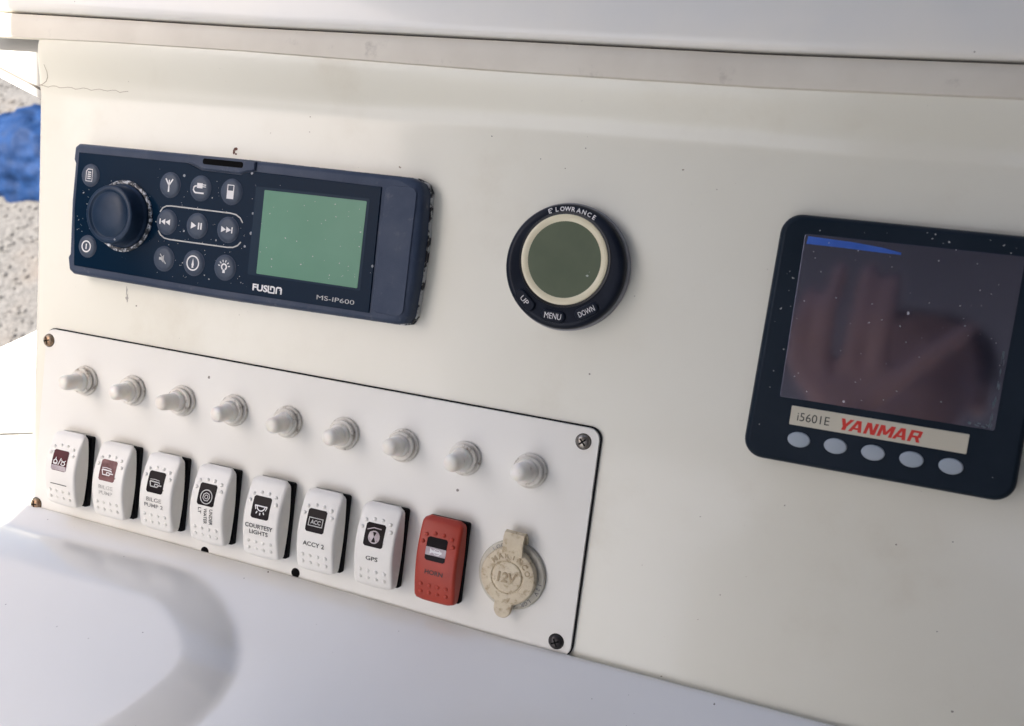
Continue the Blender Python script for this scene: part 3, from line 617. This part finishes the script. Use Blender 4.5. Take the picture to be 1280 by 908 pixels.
obj('lettering', text('i5601E', 4.0, 14.6, .0), 'ink', sb, (471.9, 32.2, 9.44), smooth=0, label='thin black i5601E lettering')
obj('lettering', yanmar(), 'label_red', sb, (501.3, 32.1, 9.44), smooth=0, label='bold slanted red YANMAR lettering')
yb = me_new('button', *[[(x, y * .7, z) for x, y, z in lathe([(5.2, 8.9), (5.15, 9.5), (4.7, 9.9), (3, 10.1), (.3, 10.15)], 36)[0]], lathe([(5.2, 8.9), (5.15, 9.5), (4.7, 9.9), (3, 10.1), (.3, 10.15)], 36)[1]], 'display_button')
for k in range(5): obj('button', yb, None, dp, (466.9 + 16.65 * k, 21.3, 0))
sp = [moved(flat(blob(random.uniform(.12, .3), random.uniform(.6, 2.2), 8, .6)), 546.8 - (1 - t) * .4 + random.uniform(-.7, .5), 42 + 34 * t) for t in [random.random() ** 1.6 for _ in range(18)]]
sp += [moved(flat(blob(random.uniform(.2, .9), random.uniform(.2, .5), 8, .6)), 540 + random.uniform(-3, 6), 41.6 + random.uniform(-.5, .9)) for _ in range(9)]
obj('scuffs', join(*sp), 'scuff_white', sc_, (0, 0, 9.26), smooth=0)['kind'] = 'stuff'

def dust(n, x0, x1, y0, y1, z, parent, skip=()):
    gs = []
    while len(gs) < n:
        x, y = random.uniform(x0, x1), random.uniform(y0, y1)
        if any(a < x < b and c < y < d for a, b, c, d in skip): continue
        r = random.uniform(.10, .26) * (1.7 if random.random() < .12 else 1)
        gs.append(moved(flat(blob(r * random.uniform(.8, 2.0), r, 7, .5)), x, y, 0, random.uniform(-1, 1)))
    obj('dust', join(*gs), 'dust_grey', parent, (0, 0, z), smooth=0)['kind'] = 'stuff'
dust(46, 457, 546, 42, 115, 9.27, sc_)
dust(12, 450, 556, 118.5, 124, 9.03, dp); dust(11, 446, 454, 22, 118, 9.03, dp)
dust(60, 84, 152, 52, 116, 13.95, st, [(x - 8, x + 8, y - 8, y + 8) for x in (94, 115.8, 137.5) for y in (63.2, 85, 106.8)])
dust(40, 160, 225, 63, 109, 14.15, st); dust(16, 26, 48, 72, 100, 13.95, st, [(38, 50, 60, 110)])
# ------------------------------------------------------------------ beyond the dash: side mouldings, yard, hardtop (metres, world)
def wobj(name, V, F, m, smooth=0, loc=(0, 0, 0), parent=None):
    me = me_new(name, [(a / MM, b / MM, c / MM) for a, b, c in V], F, m, smooth)
    o = bpy.data.objects.new(name, me); COL.objects.link(o); o.location = loc
    if parent: o.parent = parent
    return o
def slab(name, P, th, m, kind='structure', parent=None):
    """P: dash-frame mm outline (x,y,z) of the visible face, thickened away from the viewer"""
    return obj(name, loft([[(x, y, z) for x, y, z in P], [(x, y, z - th) for x, y, z in P]]), m, parent, smooth=0)
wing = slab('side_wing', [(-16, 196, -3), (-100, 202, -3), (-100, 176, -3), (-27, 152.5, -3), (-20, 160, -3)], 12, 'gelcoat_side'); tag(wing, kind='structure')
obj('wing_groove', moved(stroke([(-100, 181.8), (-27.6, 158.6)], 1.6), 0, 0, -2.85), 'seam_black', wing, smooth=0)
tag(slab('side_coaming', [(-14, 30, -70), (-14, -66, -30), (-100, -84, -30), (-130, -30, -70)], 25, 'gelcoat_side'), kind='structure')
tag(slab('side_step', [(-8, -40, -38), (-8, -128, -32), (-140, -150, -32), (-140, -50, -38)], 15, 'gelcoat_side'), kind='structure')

ground = wobj('ground', [(-400, -400, 0), (400, -400, 0), (400, 400, 0), (-400, 400, 0)], [(0, 1, 2, 3)], 'gravel'); ground['kind'] = 'structure'
V, F = [], []
ico = bmesh.new(); bmesh.ops.create_icosphere(ico, subdivisions=1, radius=1); iv = [v.co.copy() for v in ico.verts]; ifc = [tuple(v.index for v in f.verts) for f in ico.faces]; ico.free()
for k in range(7000):
    x, y = random.uniform(-6.5, -1.8), random.uniform(1.2, 5.2); r = random.uniform(.004, .012) * (1.6 if random.random() < .06 else 1); q = random.uniform(0, 6.3)
    b = len(V); sx, sy, sz = r * random.uniform(.8, 1.4), r, r * random.uniform(.5, .8)
    for v in iv: V.append((x + (v.x * math.cos(q) - v.y * math.sin(q)) * sx, y + (v.x * math.sin(q) + v.y * math.cos(q)) * sy, sz * .6 + v.z * sz))
    F += [tuple(i + b for i in f) for f in ifc]
tag(wobj('gravel_stones', V, F, 'gravel', 40), 'loose grey gravel stones covering the yard', 'gravel', kind='stuff')
# blue tarpaulin heap
V, F = [], []; NU, NV = 96, 34
for j in range(NV + 1):
    for i in range(NU):
        a = 2 * math.pi * i / NU; t = j / NV; rr_ = 0.40 * math.cos(t * math.pi / 2) ** .8; p = Vector((math.cos(a) * rr_, math.sin(a) * rr_ * .8, .31 * math.sin(t * math.pi / 2)))
        p *= 1 + .14 * noise.noise(p * 5) + .10 * noise.noise(p * 11) + .05 * noise.noise(p * 24); V.append(tuple(p))
for j in range(NV):
    for i in range(NU): a, b = j * NU + i, j * NU + (i + 1) % NU; F.append((a, b, b + NU, a + NU))
tp = wobj('tarpaulin_heap', V, F, 'tarp_blue', 60, (-3.34, 2.70, 0)); tag(tp, 'rumpled blue tarpaulin heap on the gravel beyond the dash', 'tarpaulin')
# cockpit sole and hardtop over the helm
tag(wobj('cockpit_sole', [(-1.0, -2.6, .84), (2.0, -2.6, .84), (2.0, .3, .84), (-1.0, .3, .84), (-1.0, -2.6, .76), (2.0, -2.6, .76), (2.0, .3, .76), (-1.0, .3, .76)], [(0, 1, 2, 3), (4, 5, 6, 7), (0, 1, 5, 4), (1, 2, 6, 5), (2, 3, 7, 6), (3, 0, 4, 7)], 'sole_grp'), kind='structure')
HX0, HX1, HY0, HY1, HZ = -0.375, 1.2, -1.7, 0.30, 2.86
V, F = rbox(HX0 / MM, HX1 / MM, HY0 / MM, HY1 / MM, 200, HZ / MM, HZ / MM + 70, 25)
V = [(x + (.15 * (y + 710) if x < 300 else 0), y, z) for x, y, z in V]      # side edge of this unseen roof slanted to let sun reach the side wing
ht = bpy.data.objects.new('hardtop', me_new('hardtop', V, F, 'hardtop_grp')); COL.objects.link(ht); ht['kind'] = 'structure'

tag(wobj('shade_wall', *loft([[(0.90, -1.2, .84), (0.90, .45, .84), (0.90, .45, 2.86), (0.90, -.7, 2.86)], [(0.94, -1.2, .84), (0.94, .45, .84), (0.94, .45, 2.86), (0.94, -.7, 2.86)]]), 'hardtop_grp'), kind='structure')  # unseen wall added to darken the right end of the dash
tag(wobj('shade_wall', *loft([[(-1.05, -2.4, .84), (-1.05, .55, .84), (-1.05, .35, 2.80), (-1.05, -2.4, 2.66)], [(-1.09, -2.4, .84), (-1.09, .55, .84), (-1.09, .35, 2.80), (-1.09, -2.4, 2.66)]]), 'hardtop_grp'), kind='structure')  # unseen wall added on the left to hold back sky light from the dash

# ------------------------------------------------------------------ the photographer, seen only as the reflection in the display glass (metres, world)
def L(x, y, z): return MD @ Vector((x * MM, y * MM, z * MM))
def tube_geo(chains, n=12):
    gs = []
    for ch in chains:
        pts = [Vector(p) for p, r in ch]; rs = [r for p, r in ch]; loops = []
        def ring(c, d, r):
            u = d.orthogonal().normalized(); w = d.cross(u)
            return [tuple(c + (u * math.cos(2 * math.pi * k / n) + w * math.sin(2 * math.pi * k / n)) * r) for k in range(n)]
        d0 = (pts[1] - pts[0]).normalized(); d1 = (pts[-1] - pts[-2]).normalized(); up = None
        seq = [(pts[0] - d0 * rs[0] * math.cos(a), d0, rs[0] * math.sin(a)) for a in (.15, .6, 1.1)]
        for i, p in enumerate(pts):
            d = ((pts[min(i + 1, len(pts) - 1)] - p).normalized() * (i < len(pts) - 1) + (p - pts[max(i - 1, 0)]).normalized() * (i > 0)).normalized(); seq.append((p, d, rs[i]))
        seq += [(pts[-1] + d1 * rs[-1] * math.cos(a), d1, rs[-1] * math.sin(a)) for a in (1.1, .6, .15)]
        u = seq[0][1].orthogonal().normalized()
        for c, d, r in seq:
            u = (u - d * u.dot(d)).normalized(); w = d.cross(u)
            loops.append([tuple(c + (u * math.cos(2 * math.pi * k / n) + w * math.sin(2 * math.pi * k / n)) * r) for k in range(n)])
        gs.append(loft(loops))
    return join(*gs)
def fused(name, chains, m, voxel, parent):
    V, F = tube_geo(chains); o = wobj(name, V, F, m, 0)
    md = o.modifiers.new('fuse', 'REMESH'); md.mode = 'VOXEL'; md.voxel_size = voxel; md.use_smooth_shade = True
    sm_ = o.modifiers.new('soften', 'SMOOTH'); sm_.factor = .5; sm_.iterations = 5
    o.parent = parent
    return o
person = bpy.data.objects.new('person', None); COL.objects.link(person)
tag(person, 'person in dark jacket with raised hand, mirrored in the engine display glass', 'person')
head = Vector((.57, -.80, 2.56))
wr = L(478, -30, 560); el = Vector((.40, -.66, 2.02)); sh = Vector((.38, -.92, 2.24))
wr2 = Vector((.78, -.44, 2.25)); el2 = Vector((.88, -.70, 1.98)); sh2 = Vector((.76, -.92, 2.24))
neck = Vector((.57, -.88, 2.36)); chest = Vector((.57, -.95, 2.12)); pel = Vector((.57, -.97, 1.74))
F5 = [[(L(440, 8, 552), .012), (L(424, 30, 548), .0095), (L(424, 64, 540), .009), (L(430, 96, 546), .0075)],
      [(L(458, 10, 552), .013), (L(447, 34, 546), .0105), (L(450, 82, 538), .0095), (L(456, 122, 545), .008)],
      [(L(478, 10, 552), .013), (L(478, 36, 546), .0105), (L(480, 84, 538), .0095), (L(482, 124, 546), .008)],
      [(L(494, 10, 552), .013), (L(502, 34, 546), .0105), (L(504, 80, 538), .0095), (L(504, 118, 546), .008)],
      [(L(492, -8, 556), .015), (L(518, 18, 548), .013), (L(552, 54, 542), .011), (L(578, 80, 542), .009)]]
palm = [[(L(478, -28, 560), .026), (L(452, 6, 554), .018)], [(L(478, -28, 560), .026), (L(474, 8, 554), .018)], [(L(478, -28, 560), .026), (L(496, 8, 554), .018)]]
g2 = [[(wr2, .026), (wr2 + Vector((-.05, .06, .04)), .024)]] + [[(wr2 + Vector((-.04, .05, .02 + .02 * k)), .012), (wr2 + Vector((-.09, .08, .02 + .022 * k)), .010), (wr2 + Vector((-.13, .06, .02 + .022 * k)), .008)] for k in range(4)] + [[(wr2 + Vector((-.02, .04, .05)), .014), (wr2 + Vector((-.05, .10, .09)), .010)]]
body = [[(wr, .027), (el, .042), (sh, .05)], [(wr2, .027), (el2, .042), (sh2, .05)], [(sh, .06), (neck - Vector((0, .02, .06)), .07), (sh2, .06)],
        [(pel, .14), (chest, .15), (neck, .06), (head - Vector((0, 0, .06)), .06)],
        [(head - Vector((0, -.02, .055)), .062), (head + Vector((0, -.01, .035)), .082)], [(head + Vector((0, .085, -.02)), .012), (head + Vector((0, .075, .02)), .010)],
        [(head + Vector((-.078, -.01, -.02)), .014), (head + Vector((-.08, -.015, .015)), .014)], [(head + Vector((.078, -.01, -.02)), .014), (head + Vector((.08, -.015, .015)), .014)],
        [(pel + Vector((-.1, 0, -.05)), .085), (Vector((.46, -.94, 1.32)), .06), (Vector((.46, -.98, .93)), .042), (Vector((.45, -.88, .885)), .035)],
        [(pel + Vector((.1, 0, -.05)), .085), (Vector((.68, -.94, 1.32)), .06), (Vector((.68, -.98, .93)), .042), (Vector((.69, -.88, .885)), .035)]]
fused('body', body + F5 + palm + g2, 'skin', .005, person)
fused('jacket', [[(wr + (el - wr) * .22, .038), (el, .056), (sh, .068)], [(wr2 + (el2 - wr2) * .22, .038), (el2, .056), (sh2, .068)], [(sh, .075), (neck - Vector((0, .02, .07)), .085), (sh2, .075)], [(pel - Vector((0, 0, .06)), .165), (chest, .175), (neck - Vector((0, .01, .04)), .075)],
                 [(pel + Vector((-.06, 0, -.06)), .14), (chest + Vector((-.08, 0, 0)), .15)], [(pel + Vector((.06, 0, -.06)), .14), (chest + Vector((.08, 0, 0)), .15)]], 'jacket', .008, person)
fused('trousers', [[(pel + Vector((-.09, 0, -.06)), .105), (Vector((.46, -.94, 1.32)), .08), (Vector((.46, -.98, .95)), .065)], [(pel + Vector((.09, 0, -.06)), .105), (Vector((.68, -.94, 1.32)), .08), (Vector((.68, -.98, .95)), .065)]], 'trousers', .01, person)
for x in (.455, .685): fused('shoe', [[(Vector((x, -1.0, .885)), .045), (Vector((x, -.90, .88)), .042), (Vector((x, -.80, .875)), .036)]], 'phone_black', .008, person)
fused('hair', [[(head + Vector((-.03, -.03, .06)), .076), (head + Vector((.03, -.03, .06)), .076)], [(head + Vector((0, -.05, .0)), .07), (head + Vector((0, -.04, .06)), .08)]], 'hair', .006, person)
ph = bpy.data.objects.new('smartphone', me_new('smartphone', *rbox(0, 66, 0, 135, 9, 0, 8, 2), 'phone_black')); COL.objects.link(ph)
ph.matrix_world = MD @ Matrix.Translation(Vector((622, 20, 552)) * MM) @ Matrix.Rotation(-.10, 4, 'Z')
tag(ph, 'black smartphone held in front of the dash by the person in the dark jacket', 'phone')
